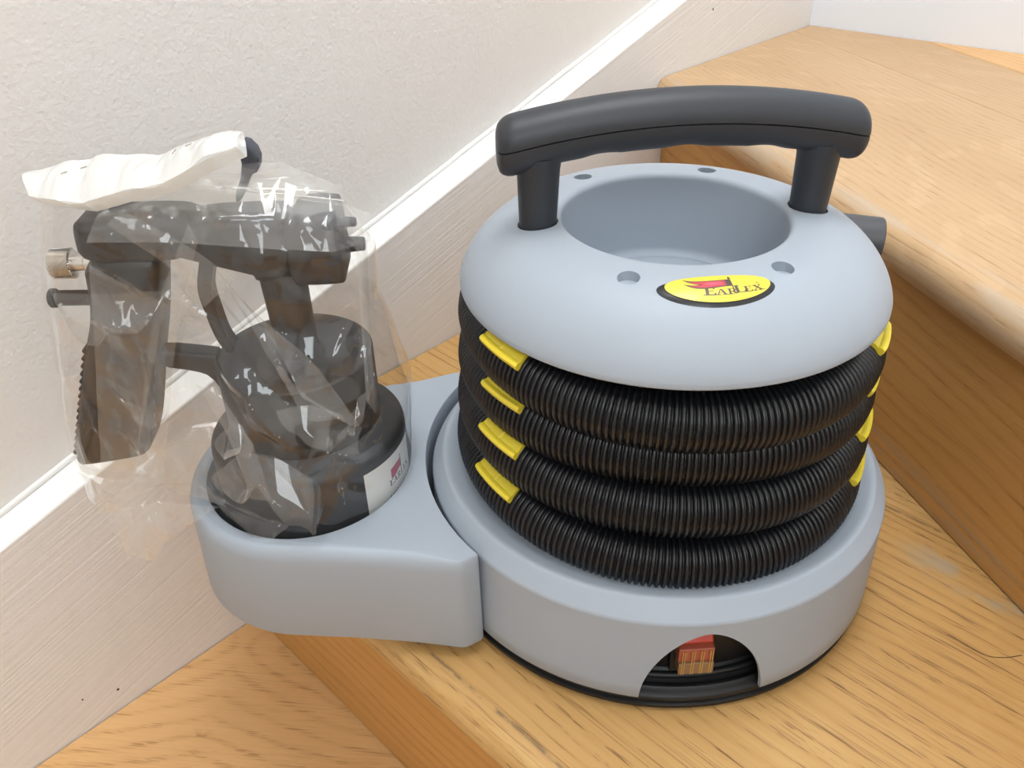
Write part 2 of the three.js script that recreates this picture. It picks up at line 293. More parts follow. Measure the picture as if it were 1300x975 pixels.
// rest of the stairwell (behind and beside the camera): walls, ceiling with its skylight, window
{
  const box = (n, w, h, d, x, y, z, mat = plainWall, label) => { const m = structure(n, new THREE.BoxGeometry(w, h, d), mat, label); m.position.set(x, y, z); return m; };
  box('floor', 4.4, .1, 4.4, .1, -.5, .1, oakFloor);
  box('wall_right', .1, wallTop + .45, 4.4, 1.25, (wallTop - .45) / 2, .3);
  const zf = 1.78, y0 = WIN.y - WIN.h / 2, y1 = WIN.y + WIN.h / 2, x0 = WIN.x - WIN.w / 2, x1 = WIN.x + WIN.w / 2;
  box('wall_front', 3.2 + x0, wallTop + .45, .1, (-3.2 + x0) / 2, (wallTop - .45) / 2, zf);
  box('wall_front', 1.3 - x1, wallTop + .45, .1, (1.3 + x1) / 2, (wallTop - .45) / 2, zf);
  box('wall_front', WIN.w, y0 + .45, .1, WIN.x, (y0 - .45) / 2, zf); box('wall_front', WIN.w, wallTop - y1, .1, WIN.x, (wallTop + y1) / 2, zf);
  const glow = (c, k) => new THREE.MeshStandardMaterial({ color: 0x222222, emissive: c, emissiveIntensity: k, roughness: .6 });
  box('window_1', WIN.w, WIN.h, .02, WIN.x, WIN.y, zf - .0, glow(WIN.color, 4), 'daylit window behind the viewer');
  const cx0 = SKY.x - SKY.w / 2, cx1 = SKY.x + SKY.w / 2, cz0 = SKY.z - SKY.d / 2, cz1 = SKY.z + SKY.d / 2, cy = wallTop + .05;
  box('ceiling', cx0 + 2.4, .1, 4.6, (cx0 - 2.4) / 2, cy, 0); box('ceiling', 1.6 - cx1, .1, 4.6, (1.6 + cx1) / 2, cy, 0);
  box('ceiling', SKY.w, .1, cz0 + 2.3, SKY.x, cy, (cz0 - 2.3) / 2); box('ceiling', SKY.w, .1, 2.3 - cz1, SKY.x, cy, (2.3 + cz1) / 2);
  box('window_2', SKY.w, .02, SKY.d, SKY.x, SKY.y + .02, SKY.z, glow(SKY.color, 3), 'opal skylight over the stairwell');
}

// ------------------------------------------------------------------ the spray turbine
const turbine = thing('spray_turbine', 'round grey paint sprayer turbine with black carry handle on the oak tread', 'paint sprayer', [0, 0, 0]);
// black base pan with two ribs round its foot
mesh('base_pan', lathe([[0, .0006], [.128, .0006], ...arc(.1357, .0036, .003, -90, 20, 5), [.1364, .0052], ...arc(.1352, .0082, .0026, -60, 60, 5), [.1348, .0112], ...arc(.1318, .0112, .0014, 30, 150, 4), [.1296, .0098], [.1280, .0098], ...arc(.1250, .0128, .0020, -20, 150, 6), [.1235, .0128], [.1215, .0150], [.1212, .066], [0, .066]], 128, 30), blackM, turbine);
{ // grey skirt: an upright wall with an arched cut-out in front, a sloped shoulder, a rim and a trough for the hose
  const A = 15.8, HW = 13.7, bottom = .0115, foot = (az) => { const d = Math.abs(az - A) / HW; return d >= 1 ? bottom : bottom + .0495 * Math.pow(1 - Math.pow(d, 1.75), .56); };
  const azs = []; for (let a = -180; a < 180; a += 2) if (a < 0 || a > 32) azs.push(a); for (let a = 0; a <= 32; a += .25) azs.push(a);
  for (const e of [A - HW, A + HW]) { azs.push(e - .02, e + .02, e + (e < A ? .08 : -.08)); } azs.sort((p, q) => p - q);
  const th = .0026, ro = (y) => .1401 - (y - .0115) * .035;
  const at = (r, az, y) => V3(r * Math.sin(az * Math.PI / 180), y, r * Math.cos(az * Math.PI / 180));
  const rings = azs.map((az) => { const yb = foot(az), o = [];
    o.push([.118, .0722], [.1205, .0726], [ro(.07) - th - .001, .0675], [ro(yb) - th, yb + .0006], [ro(yb) - th + .0005, yb], [ro(yb) - .0006, yb], [ro(yb), yb + .0006]);
    for (let k = 1; k <= 6; k++) { const y = lerp(yb + .0006, .0662, k / 6); o.push([ro(y), y]); }
    o.push(...arc(.1342, .0672, .0041, 8, 50, 6), ...arc(.1296, .0762, .0030, 48, 105, 6), [.1272, .0788], [.1235, .0764], [.119, .0752], [.1, .0746], [.09, .0746]);
    return o.map(([r, y]) => at(r, az, y)); });
  rings.push(rings[0]);
  const g = loft(rings, { closed: false }); mesh('base_skirt', finish(mergeVertices(g.deleteAttribute('uv').deleteAttribute('normal'), 1e-6), 50), greyM, turbine);
}
// power switch behind the arch
{
  const sw = new THREE.Group(); sw.name = 'power_switch'; turbine.add(sw);
  const az = 14.6 * Math.PI / 180, R = .1262; sw.position.set(R * Math.sin(az), .0325, R * Math.cos(az)); sw.rotation.set(-.12, az, 0, 'YXZ');
  const bezel = new RoundedBoxGeometry(.024, .034, .008, 2, .0012); bezel.translate(0, .002, -.0060); mesh('switch_bezel', bezel, blackM, sw);
  const red = new THREE.MeshPhysicalMaterial({ color: new THREE.Color(.55, .045, .03), roughness: .25, clearcoat: .6 });
  const amber = new THREE.MeshPhysicalMaterial({ color: new THREE.Color(.24, .13, .06), roughness: .3, clearcoat: .5 });
  const gold = new THREE.MeshPhysicalMaterial({ color: new THREE.Color(.62, .38, .10), roughness: .3 });
  const up = new RoundedBoxGeometry(.0165, .0065, .008, 3, .0012); up.rotateX(-.5); up.translate(.001, .0112, -.001); mesh('rocker_top', up, red, sw, 'red upper half of the rocker');
  const mi = new RoundedBoxGeometry(.0190, .0105, .008, 3, .0008); mi.rotateX(.1); mi.translate(0, .0035, .0016); mesh('rocker_middle', mi, new THREE.MeshPhysicalMaterial({ color: new THREE.Color(.42, .10, .055), roughness: .3, clearcoat: .5 }), sw, 'translucent orange red middle of the rocker');
  const lo = new RoundedBoxGeometry(.0190, .0085, .008, 3, .0008); lo.rotateX(.1); lo.translate(0, -.0048, .0024); mesh('rocker_bottom', lo, amber, sw, 'brown lower half of the rocker');
  for (const x of [-.0072, -.0022, .0026, .0074]) { const b = merge([-.0006, .0006].map((d) => { const q = new RoundedBoxGeometry(.0004, .0175, .0008, 1, .00015); q.rotateX(.1); q.translate(x + d, -.0003, .0068); return q; })); mesh('rib', b, gold, sw, 'thin gold rib'); }
}
// drum inside the hose coils
mesh('drum', lathe([[0, .074], [.0845, .0742], [.0845, .172], [0, .172]], 64, 30), blackM, turbine);

// top cover: dome with a deep cup well; sockets and screw holes are cut out of it
const coverY = (r) => .1948 + .0339 * Math.pow(Math.max(0, 1 - Math.pow(clamp((r - .062) / .0527), 2.5)), 1 / 1.45);
const coverTop = []; for (let i = 0; i <= 40; i++) { const r = .0655 + (.1144 - .0655) * Math.sin(i / 40 * Math.PI / 2); coverTop.push([r, coverY(r)]); }
const gripTurn = 16.8 * Math.PI / 180, gu = V3(Math.cos(gripTurn), 0, -Math.sin(gripTurn));      // the handle runs along gu
{
  const sm = coverTop;
  const pts = [[0, .178], [.0535, .178], ...arc(.0535, .183, .0048, -90, 0, 5), [.0592, .2245], ...arc(.0626, .2253, .0034, 180, 92, 6), ...sm, ...arc(.1133, .1947, .0012, 20, -90, 4), [.1115, .1936], [.1105, .197], [.105, .206], [.095, .2155], [.08, .2195], [.0635, .2195], [.0625, .1735], [0, .1735]];
  let solid = new Brush(finish(new THREE.LatheGeometry(pts.map((p) => new THREE.Vector2(...p)), 160), 28), greyM); solid.updateMatrixWorld();
  const ev = new Evaluator(); ev.useGroups = false; ev.attributes = ['position', 'normal'];
  const cut = (g) => { const b = new Brush(g, greyM); b.updateMatrixWorld(); solid = ev.evaluate(solid, b, SUBTRACTION); };
  for (const [x, z] of [[-.0177, .0758], [.0517, .0552], [-.0541, -.0473], [.0165, -.0679]]) { const g = new THREE.CylinderGeometry(.0057, .0052, .03, 32); g.translate(x, .2365, z); cut(g); }
  for (const s of [-.0722, .0726]) { const g = new THREE.CylinderGeometry(.0106, .0106, .03, 36); g.translate(gu.x * s, .2375, gu.z * s); cut(g); }
  mesh('top_cover', solid.geometry, greyM, turbine);
  for (const [x, z] of [[-.0177, .0758], [.0517, .0552], [-.0541, -.0473], [.0165, -.0679]]) mesh('screw_boss', cylinder(.0072, .0072, V3(x, .2155, z), V3(x, .2236, z), 24, .0004), greyM, turbine);
}
// carry handle: an arched grip of two shells with finger waves, on two tapered posts
{
  const h = new THREE.Group(); h.name = 'carry_handle'; turbine.add(h); h.rotation.y = gripTurn;
  const yc = (s) => .2792 - .0108 * (s / .0925) ** 2, S0 = -.0925, S1 = .0940;
  const wave = (s) => .0011 * Math.max(0, Math.sin((s + .052) / .0105 * 1.55)) * sstep(-.058, -.045, s) * (1 - sstep(.045, .058, s));
  const shell = (upper) => {
    const rings = [], N = 90;
    for (let i = 0; i <= N; i++) {
      const t = i / N, e = .5 - .5 * Math.cos(Math.PI * t), s = lerp(S0, S1, lerp(t, e, .55));
      const dEnd = Math.min(s - S0, S1 - s), k = dEnd >= .008 ? 1 : Math.sqrt(Math.max(0, 1 - (1 - dEnd / .008) ** 2)) * .45 + .55;
      const hw = .0142 * k, up = .0136 * k, dn = (.0140 - wave(s) + .0012 * (sstep(.06, .085, Math.abs(s)))) * k, y = yc(s), ring = [], M = 44;
      const e2 = 2 / 2.12;
      for (let j = 0; j <= M; j++) { const a = Math.PI * j / M, c = Math.cos(a), d = Math.sin(a); const px = Math.sign(c) * Math.abs(c) ** e2 * hw, py = Math.abs(d) ** e2;
        ring.push(upper ? V3(s, y + .00035 + py * up, px) : V3(s, y - .00035 - py * dn, -px * .985)); }
      rings.push(ring);
    }
    return finish(mergeVertices(loft(rings, { closed: true, caps: [true, true] }).deleteAttribute('normal').deleteAttribute('uv'), 1e-6), 62);
  };
  mesh('grip_shell', shell(true), darkM, h); mesh('grip_shell', shell(false), darkM, h);
  for (const [s, st] of [[-.0722, -.0718], [.0726, .0732]]) {
    const rings = []; for (let i = 0; i <= 10; i++) { const t = i / 10, y = lerp(.2236, yc(s) - .008, t), r = lerp(.0096, .0113, t) + .0016 * sstep(.85, 1, t), x = lerp(s, st, t), ring = []; for (let j = 0; j < 32; j++) { const a = -j / 32 * 2 * Math.PI; ring.push(V3(x + r * Math.cos(a), y, r * .98 * Math.sin(a))); } rings.push(ring); }
    mesh('handle_post', finish(mergeVertices(loft(rings, { caps: [true, true] }).deleteAttribute('normal').deleteAttribute('uv'), 1e-6), 40), darkM, h);
  }
}
// oval badge: black dome, yellow printed face
{
  const rc = .0834, azc = 15.6 * Math.PI / 180, HA = .0282, HB = .0090;
  const place = (x, v, h) => { const r = rc + v, az = azc + x / rc; return V3(r * Math.sin(az), coverY(r) + h, r * Math.cos(az)); };
  const disc = (a, b, ox, ov, height, edge) => { const rings = []; for (let i = 0; i <= 12; i++) { const q = i / 12, ring = []; for (let j = 0; j < 72; j++) { const t = -j / 72 * 2 * Math.PI; ring.push(place(ox + a * q * Math.cos(t), ov + b * q * Math.sin(t), height(q))); } rings.push(ring); } return loft(rings, { closed: true, uv: (i, j) => [.5 + .5 * i / 12 * Math.cos(-j / 72 * 2 * Math.PI), .5 - .5 * i / 12 * Math.sin(-j / 72 * 2 * Math.PI)] }); };
  const badge = new THREE.Group(); badge.name = 'badge'; turbine.add(badge);
  mesh('badge_body', finish(disc(HA, HB, 0, 0, (q) => .0016 - .0018 * Math.pow(q, 7) - .0001), 40), new THREE.MeshPhysicalMaterial({ color: new THREE.Color(.012, .013, .015), roughness: .4, clearcoat: .15 }), badge);
  const W = 1024, H = 512, cv = document.createElement('canvas'); cv.width = W; cv.height = H; const x = cv.getContext('2d');
  x.fillStyle = '#ecd63c'; x.fillRect(0, 0, W, H);
  // pennant flag with a forked tail, streaming to the left from its pole
  x.fillStyle = '#4a3226'; x.beginPath(); x.moveTo(165, 95); x.bezierCurveTo(260, 150, 400, 105, 640, 105); x.lineTo(640, 250); x.bezierCurveTo(520, 240, 420, 300, 300, 275); x.bezierCurveTo(240, 260, 200, 215, 170, 190); x.bezierCurveTo(230, 215, 280, 215, 330, 200); x.bezierCurveTo(260, 180, 200, 150, 165, 95); x.fill();
  x.fillStyle = '#cf3b4a'; x.beginPath(); x.moveTo(215, 130); x.bezierCurveTo(320, 150, 420, 118, 590, 120); x.lineTo(590, 232); x.bezierCurveTo(500, 228, 420, 270, 310, 252); x.bezierCurveTo(270, 244, 245, 230, 225, 215); x.bezierCurveTo(290, 225, 340, 215, 365, 198); x.bezierCurveTo(300, 180, 250, 160, 215, 130); x.fill();
  x.fillStyle = '#e0566a'; x.beginPath(); x.ellipse(470, 175, 90, 36, -.05, 0, 7); x.fill();
  const sh = x.createLinearGradient(560, 0, 650, 0); sh.addColorStop(0, 'rgba(80,50,60,0)'); sh.addColorStop(1, 'rgba(60,45,50,1)'); x.fillStyle = sh; x.fillRect(550, 112, 92, 130);
  x.fillStyle = '#41352a'; x.fillRect(634, 80, 13, 300); x.beginPath(); x.moveTo(640, 40); x.lineTo(660, 92); x.lineTo(620, 92); x.fill();
  x.fillStyle = '#4a3a22'; x.textBaseline = 'alphabetic';
  x.font = 'bold 190px serif'; x.fillText('E', 350, 392); x.font = 'bold 135px serif'; x.fillText('AR', 468, 392);
  x.font = 'bold 190px serif'; x.fillText('L', 632, 382); x.font = 'bold 135px serif'; x.fillText('EX', 730, 378); x.font = '44px serif'; x.fillText('®', 872, 262);
  x.fillRect(335, 392, 300, 7); x.fillRect(700, 376, 235, 7);
  const tex = new THREE.CanvasTexture(cv); tex.colorSpace = THREE.SRGBColorSpace; tex.anisotropy = 8;
  mesh('badge_face', finish(disc(.0244, .0080, .0005, -.0004, (q) => .00175 - .0002 * q), 60), new THREE.MeshPhysicalMaterial({ map: tex, color: new THREE.Color(.86, .86, .86), roughness: .35, clearcoat: .2 }), badge, 'yellow oval badge face with a red flag and lettering');
}
// cup tray that reaches out to the left over the edge of the step
{
  const T = V3(-.968, 0, .252), P = V3(.252, 0, .968);               // along the arm, and across it towards the viewer
  const at = (a, p, y) => V3(T.x * a + P.x * p, y, T.z * a + P.z * p);
  const RG = .1415, c0 = .2135, ea = .0735, ep = .0786;
  const half = []; // outline from the gap corner round the front to the tip
  for (let i = 0; i <= 10; i++) { const a = i / 10 * 37.9 * Math.PI / 180; half.push([RG * Math.cos(a), RG * Math.sin(a)]); }
  half.push([.1118, .0884], [.1130, .0897], [.1195, .0934], [.1222, .0943], [.1255, .0940], [.1496, .0889], [.1840, .0830]);
  for (let i = 0; i <= 20; i++) { const a = (84 - 84 * i / 20) * Math.PI / 180; half.push([c0 + ea * Math.cos(a), ep * Math.sin(a)]); }
  const full = [...half, ...half.slice(1, -1).reverse().map(([a, p]) => [a, -p])];
  const inset = (d) => full.map((q, i) => { const n = full.length, a = full[(i + n - 1) % n], b = full[(i + 1) % n]; let tx = b[0] - a[0], ty = b[1] - a[1]; const L = Math.hypot(tx, ty); return [q[0] + ty / L * -d * -1 * -1, q[1] - tx / L * -d * -1 * -1]; });
  const area = full.reduce((s, q, i) => { const b = full[(i + 1) % full.length]; return s + q[0] * b[1] - q[1] * b[0]; }, 0);
  const wt = full.map(([a, p]) => { const q = Math.abs(p), r = Math.hypot(a, p); if (r < RG + .0006) return .12; return lerp(.3, 1, sstep(.112, .150, a)); });
  const insAll = (d) => inset(area > 0 ? d : -d);
  const ins = (d) => { const e = insAll(d); return full.map((q, i) => [lerp(q[0], e[i][0], wt[i]), lerp(q[1], e[i][1], wt[i])]); };
  const yT = .0755, rB = .0105, rings = [];
  rings.push(ins(.003).map(([a, p]) => at(a, p, .0075)), ins(.0006).map(([a, p]) => at(a, p, .0082)), ins(-.0008).map(([a, p]) => at(a, p, .0105)));
  for (let k = 0; k <= 7; k++) { const w = k / 7 * Math.PI / 2; rings.push(ins(rB * (1 - Math.cos(w)) * .52 + .0012).map(([a, p]) => at(a, p, yT - rB + rB * Math.sin(w)))); }
  const last = ins(rB * .52 + .0012);
  const hole = (k) => { const o = []; for (let i = 0; i < 96; i++) { const a = i / 96 * 2 * Math.PI; o.push([c0 - .0008 + (.0617 + k) * Math.cos(a), (.0672 + k) * Math.sin(a)]); } return o; };
  const top = new THREE.Shape(last.map((q) => new THREE.Vector2(...q))); top.holes.push(new THREE.Path(hole(.0008).map((q) => new THREE.Vector2(...q))));
  const plan = (s, y, flip) => { const g = new THREE.ShapeGeometry(s); const A = g.attributes.position; for (let i = 0; i < A.count; i++) { const q = at(A.getX(i), A.getY(i), y); A.setXYZ(i, q.x, q.y, q.z); } return g; };
  const dbl = (g) => g;
  const holeRings = [hole(.0008).map(([a, p]) => at(a, p, yT)), hole(.0002).map(([a, p]) => at(a, p, yT - .0003)), hole(0).map(([a, p]) => at(a, p, yT - .0009)), hole(-.001).map(([a, p]) => at(a, p, .022)), hole(-.003).map(([a, p]) => at(a, p, .0185)), hole(-.06).map(([a, p]) => at(a, p, .018))];
  const bottom = plan(new THREE.Shape(ins(.003).map((q) => new THREE.Vector2(...q))), .0075);
  const parts = [loft(rings), plan(top, yT), loft(holeRings), bottom].map((g) => { const h = g.toNonIndexed(); h.deleteAttribute('uv'); h.deleteAttribute('normal'); return h; });
  const g = mergeVertices(mergeGeometries(parts), 1e-6); g.computeVertexNormals();
  mesh('cup_tray', finish(g, 34), greyM, turbine, 'grey side tray with a round recess for the paint cup');
}

// ------------------------------------------------------------------ hose: corrugated tube wound four times round the drum
const hose = thing('air_hose', 'black corrugated air hose wound in four coils round the grey turbine, held by yellow clips', 'hose');
const YL = [.1772, .1493, .1217, .0937, .0655], RC = [.1005, .1022, .1038, .1056, .1060], TR = .0157;
function hoseAt(deg) { // deg: 0 is the front, -185 the start at the back; falls as it goes round
  const k = Math.max(0, Math.floor((deg + 90) / 360)), f = deg + 90 - 360 * k, fall = [.009, .009, .009, .009][Math.min(k, 3)];
  let y, r; if (deg < -90) { y = lerp(YL[0] + .008, YL[0], clamp((deg + 185) / 95)); r = RC[0]; } else if (f < 185) { y = YL[k] - fall * f / 185; r = lerp(RC[k], RC[k] + .0004, f / 185); } else { const t = sstep(0, 1, (f - 185) / 175); y = lerp(YL[k] - fall, YL[k + 1], t); r = lerp(RC[k], RC[k + 1], t); }
  const fr = deg - 360 * k, bulge = Math.exp(-(((fr - 15) / 52) ** 2)); y += [-.0018, .0030, .0004, -.0058][Math.min(k, 3)] * bulge; r += [.0040, -.0022, .0004, .0010][Math.min(k, 3)] * bulge;
  const a = deg * Math.PI / 180; return V3(r * Math.sin(a), y, r * Math.cos(a));
}
{
  const D0 = -176, D1 = -90 + 360 * 3 + 265, pitch = .00295, path = [];
  const arcLen = (D1 - D0) * Math.PI / 180 * .103, ribs = Math.round(arcLen / pitch), per = 8, N = ribs * per, M = 22, rings = [];
  for (let i = 0; i <= N; i++) {
    const deg = lerp(D0, D1, i / N), p = hoseAt(deg), q = hoseAt(deg + .2), t = q.sub(p).normalize(), out = V3(p.x, 0, p.z).normalize(), up = V3().crossVectors(out, t).normalize(), o2 = V3().crossVectors(t, up).normalize();
    if (up.y < 0) { up.negate(); }
    const ph = (i % per) / per, r = TR * (1 - .13 * (.5 - .5 * Math.cos(2 * Math.PI * ph)) ** 2.4), ring = [];
    for (let j = 0; j < M; j++) { const a = j / M * 2 * Math.PI; ring.push(p.clone().addScaledVector(out, r * Math.cos(a)).addScaledVector(up, r * Math.sin(a))); }
    rings.push(ring);
  }
  mesh('hose_tube', orient(loft(rings, { caps: [true, true] })), hoseM, hose);
  // smooth cuff leaving the back of the coil
  const cuffM = new THREE.MeshPhysicalMaterial({ color: new THREE.Color(.06, .06, .068), roughness: .45 }), p0 = hoseAt(-176);
  const dir = V3(1, -.05, .02).normalize(), a = p0.clone().addScaledVector(dir, -.012), L = .1285 - a.x;
  const g = lathe([[.0001, 0], [.0172, 0], [.0176, .001], [.0174, .02], [.0150, .03], [.0146, L - .001], [.0138, L], [.0112, L], [.0108, L - .02], [.0001, L - .02]], 36, 30); g.applyQuaternion(new THREE.Quaternion().setFromUnitVectors(V3(0, 1, 0), dir)); g.translate(a.x, a.y, a.z);
  mesh('hose_cuff', g, cuffM, hose, 'smooth dark grey end cuff');
}
// yellow clips: a curved plate lying on a coil with a thick bar along its lower edge and a stud in the middle
function clipAt(deg, half, turnUp = 0) {
  const rows = [], N = 12, prof = []; // section: angle on the tube (0 = outward, 90 = up), height over the tube
  const p = hoseAt(deg), out = V3(Math.sin(deg * Math.PI / 180), 0, Math.cos(deg * Math.PI / 180));
  const sec = [[35, .0004], [37, .0030], [40, .0042], [45, .0042], [48.5, .0030], [50, .0020], [58, .0020], [66, .0020], [74, .0018], [80, .0010], [80, .0002], [66, .0001], [50, .0001], [40, -.0002]];
  for (let i = 0; i <= N; i++) { const d = deg + lerp(-half, half, i / N), c = hoseAt(d), o = V3(Math.sin(d * Math.PI / 180), 0, Math.cos(d * Math.PI / 180)), e = Math.min(i, N - i) / N; const k = e < .001 ? .82 : 1;
    rows.push(sec.map(([a, hgt]) => { const w = (a + turnUp) * Math.PI / 180, r = TR + hgt * (hgt > .002 ? k : 1); return c.clone().addScaledVector(o, r * Math.cos(w)).add(V3(0, r * Math.sin(w), 0)); })); }
  const body = loft(rows.map((r) => [...r].reverse()), { caps: [true, true] });
  const w = (56 + turnUp) * Math.PI / 180, b = p.clone().addScaledVector(out, (TR + .001) * Math.cos(w)).add(V3(0, (TR + .001) * Math.sin(w), 0)), nrm = out.clone().multiplyScalar(Math.cos(w)).add(V3(0, Math.sin(w), 0));
  const stud = new RoundedBoxGeometry(.0024, .0026, .0075, 2, .0008); stud.applyQuaternion(new THREE.Quaternion().setFromRotationMatrix(new THREE.Matrix4().makeBasis(V3().crossVectors(nrm, V3().crossVectors(out, V3(0, 1, 0)).normalize().negate()).length() ? V3().crossVectors(V3(0, 1, 0), out).normalize() : V3(1, 0, 0), nrm, V3().crossVectors(V3().crossVectors(V3(0, 1, 0), out).normalize(), nrm)))); stud.translate(b.x, b.y, b.z);
  return finish(merge([body, stud].map((g) => { const h = g.index ? g.toNonIndexed() : g; h.deleteAttribute('uv'); h.deleteAttribute('normal'); return h; })), 40);
}
for (let k = 0; k < 4; k++) { mesh('hose_clip', clipAt(-43.0 + 360 * k - [0, 0, .6, 2][k], 7.9), yellowM, hose, 'yellow plastic hose clip'); mesh('hose_clip', clipAt(75.5 + 360 * k + [0, 1, 1, 1][k], 7.9), yellowM, hose, 'yellow plastic hose clip'); }

{ const m = mesh('hair', tube([V3(.1800, .0003, .0560), V3(.1917, .0004, .0643), V3(.1991, .0006, .0685), V3(.2084, .0004, .0679), V3(.2185, .0003, .0644)], .00016, 40, 5), new THREE.MeshStandardMaterial({ color: new THREE.Color(.03, .02, .015), roughness: .6 }), scene);
  m.userData = { label: 'single thin dark hair lying curled on the oak tread beside the sprayer', category: 'hair' }; }

// ------------------------------------------------------------------ spray gun standing on its paint cup in the tray; local x runs from the grip to the nozzle
const GUN_AT = [-.2033, 0, .0523], GUN_TURN = 15 * Math.PI / 180;
const gun = thing('spray_gun', 'black spray gun on a round paint cup, sealed inside the clear plastic bag', 'spray gun', GUN_AT, GUN_TURN);
{
  const ring2 = (cx, cz, r, n = 40) => { const o = []; for (let i = 0; i < n; i++) { const a = i / n * 2 * Math.PI; o.push([cx + r * Math.cos(a), cz + r * Math.sin(a)]); } return o; };
  mesh('paint_cup', lathe([[0, .0192], [.050, .0192], ...arc(.0535, .0235, .0035, -90, 0, 4), [.0570, .030], [.0574, .09], [.0570, .0985], ...arc(.0500, .1000, .0070, 0, 75, 6), [.0455, .1105], [.0432, .1115], [0, .1115]], 72, 30), gunM, gun);
  mesh('cup_lid', lathe([[0, .1100], [.0432, .1100], [.0438, .1112], [.0438, .1535], ...arc(.0424, .1538, .0014, 0, 90, 4), [.030, .1553], [.0285, .1545], [0, .1545]], 72, 30), gunM, gun);
  // neck rising from the lid into the gun
  const neck = []; for (let i = 0; i <= 12; i++) { const t = i / 12, y = lerp(.1535, .206, t), x0 = lerp(-.0088, -.0110, t) - .004 * (1 - sstep(0, .12, t)), x1 = lerp(.0137, .0136, t) + .004 * (1 - sstep(0, .12, t)), c = (x0 + x1) / 2, h = (x1 - x0) / 2; neck.push(soften([[c - h, -.010], [c + h, -.010], [c + h, .010], [c - h, .010]], 3).map(([x, z]) => V3(x, y, z))); }
  mesh('neck', finish(mergeVertices(loft(neck, { caps: [true, true] }).deleteAttribute('normal').deleteAttribute('uv'), 1e-6), 50), gunM, gun);
  // body: rear block, bridge and front block in one casting
  const body = [[-.0935, .2400], [-.0905, .2425], [-.0440, .2425], [-.0360, .2385], [-.0300, .2400], [.0060, .2400], [.0110, .2380], [.0110, .2085], [-.0095, .2045], [-.0108, .2100], [-.0165, .2130], [-.0172, .2255], [-.0300, .2290], [-.0410, .2205], [-.0560, .2190], [-.0950, .2190]];
  mesh('gun_body', extrude(soften(body, 2), .030, .004, -.015), gunM, gun);
  const block = [[.0085, .2415], [.0345, .2415], [.0362, .2380], [.0372, .2050], [.0350, .2035], [.0130, .2035], [.0085, .2070]];
  mesh('air_cap', extrude(soften(block, 2), .040, .006, -.020), gunM, gun);
  mesh('nozzle', cylinder(.0048, .0036, V3(.030, .2185, 0), V3(.0470, .2185, 0), 24, .0006), gunM, gun);
  mesh('cap_stud', cylinder(.0030, .0024, V3(.035, .2330, .004), V3(.0445, .2325, .004), 16, .0006), gunM, gun);
  mesh('top_latch', extrude(soften([[-.0150, .2400], [-.0072, .2548], [-.0030, .2560], [-.0012, .2650], [-.0070, .2725], [-.0115, .2690], [-.0105, .2580], [-.0185, .2415]], 1), .012, .002, -.02), new THREE.MeshPhysicalMaterial({ color: new THREE.Color(.05, .055, .075), roughness: .5 }), gun);
  // grip with a serrated back
  const grip = [[-.0945, .2230], [-.0970, .2000], [-.1015, .1840], [-.1085, .1690], [-.1162, .1490], [-.1252, .1260], [-.1335, .1010], [-.1352, .0955], [-.1340, .0915], [-.1300, .0905], [-.0985, .0945], [-.0930, .0975], [-.0905, .1020], [-.0845, .1165], [-.0720, .1600], [-.0648, .1815], [-.0575, .2120], [-.0560, .2230]];
  mesh('grip', extrude(soften(grip, 2), .030, .006, -.015), gunM, gun);
  const rid = []; for (let i = 0; i < 15; i++) { const t = i / 14, x = lerp(-.1085, -.1340, t), y = lerp(.1680, .1000, t); const q = new THREE.CylinderGeometry(.0015, .0015, .022, 8); q.rotateX(Math.PI / 2); q.translate(x - .0002, y, 0); rid.push(q); }
  mesh('grip_serration', merge(rid), gunM, gun);
  // trigger and its pivot
  const tl = [[-.0335, .2265], [-.0345, .2160], [-.0395, .1990], [-.0388, .1835], [-.0368, .1690], [-.0332, .1600]], TC = new THREE.SplineCurve(tl.map((p) => new THREE.Vector2(...p))).getPoints(30), tr = [];
  for (let i = 0; i <= 30; i++) { const p = TC[i], q = TC[Math.min(30, i + 1)], o = TC[Math.max(0, i - 1)], d = q.clone().sub(o).normalize(), t = i / 30, w = (i === 0 || i === 30 ? .6 : 1) * lerp(.0040, .0026, t); tr.push([[-1, -1], [-.6, -1.15], [.6, -1.15], [1, -1], [1, 1], [.6, 1.15], [-.6, 1.15], [-1, 1]].map(([a, b]) => V3(p.x + d.y * a * w, p.y - d.x * a * w, b * .0055))); }
  mesh('trigger', finish(mergeVertices(loft(tr, { caps: [true, true] }).deleteAttribute('normal').deleteAttribute('uv'), 1e-6), 50), gunM, gun);
  mesh('needle_packing', merge([cylinder(.0034, .0034, V3(-.0330, .2190, 0), V3(-.0150, .2190, 0), 20, .0004), cylinder(.0052, .0052, V3(-.0262, .2190, 0), V3(-.0205, .2190, 0), 6, .0004)]), brassM, gun, 'brass packing nut');
  // guard between grip and lid
  const guard = [[-.0760, .1610], [-.0690, .1625], [-.0500, .1592], [-.0400, .1570], [-.0390, .1300], [-.0430, .1310], [-.0480, .1440], [-.0560, .1480], [-.0740, .1520]];
  mesh('guard', extrude(soften(guard, 1), .012, .002, -.006), gunM, gun);
  // hose spigot pointing back from the grip
  mesh('hose_spigot', merge([cylinder(.0042, .0042, V3(-.1195, .1975, .004), V3(-.092, .1965, .004), 20, .0006), cylinder(.0052, .0052, V3(-.1200, .1975, .004), V3(-.1165, .1974, .004), 20, .0006)]), gunM, gun);
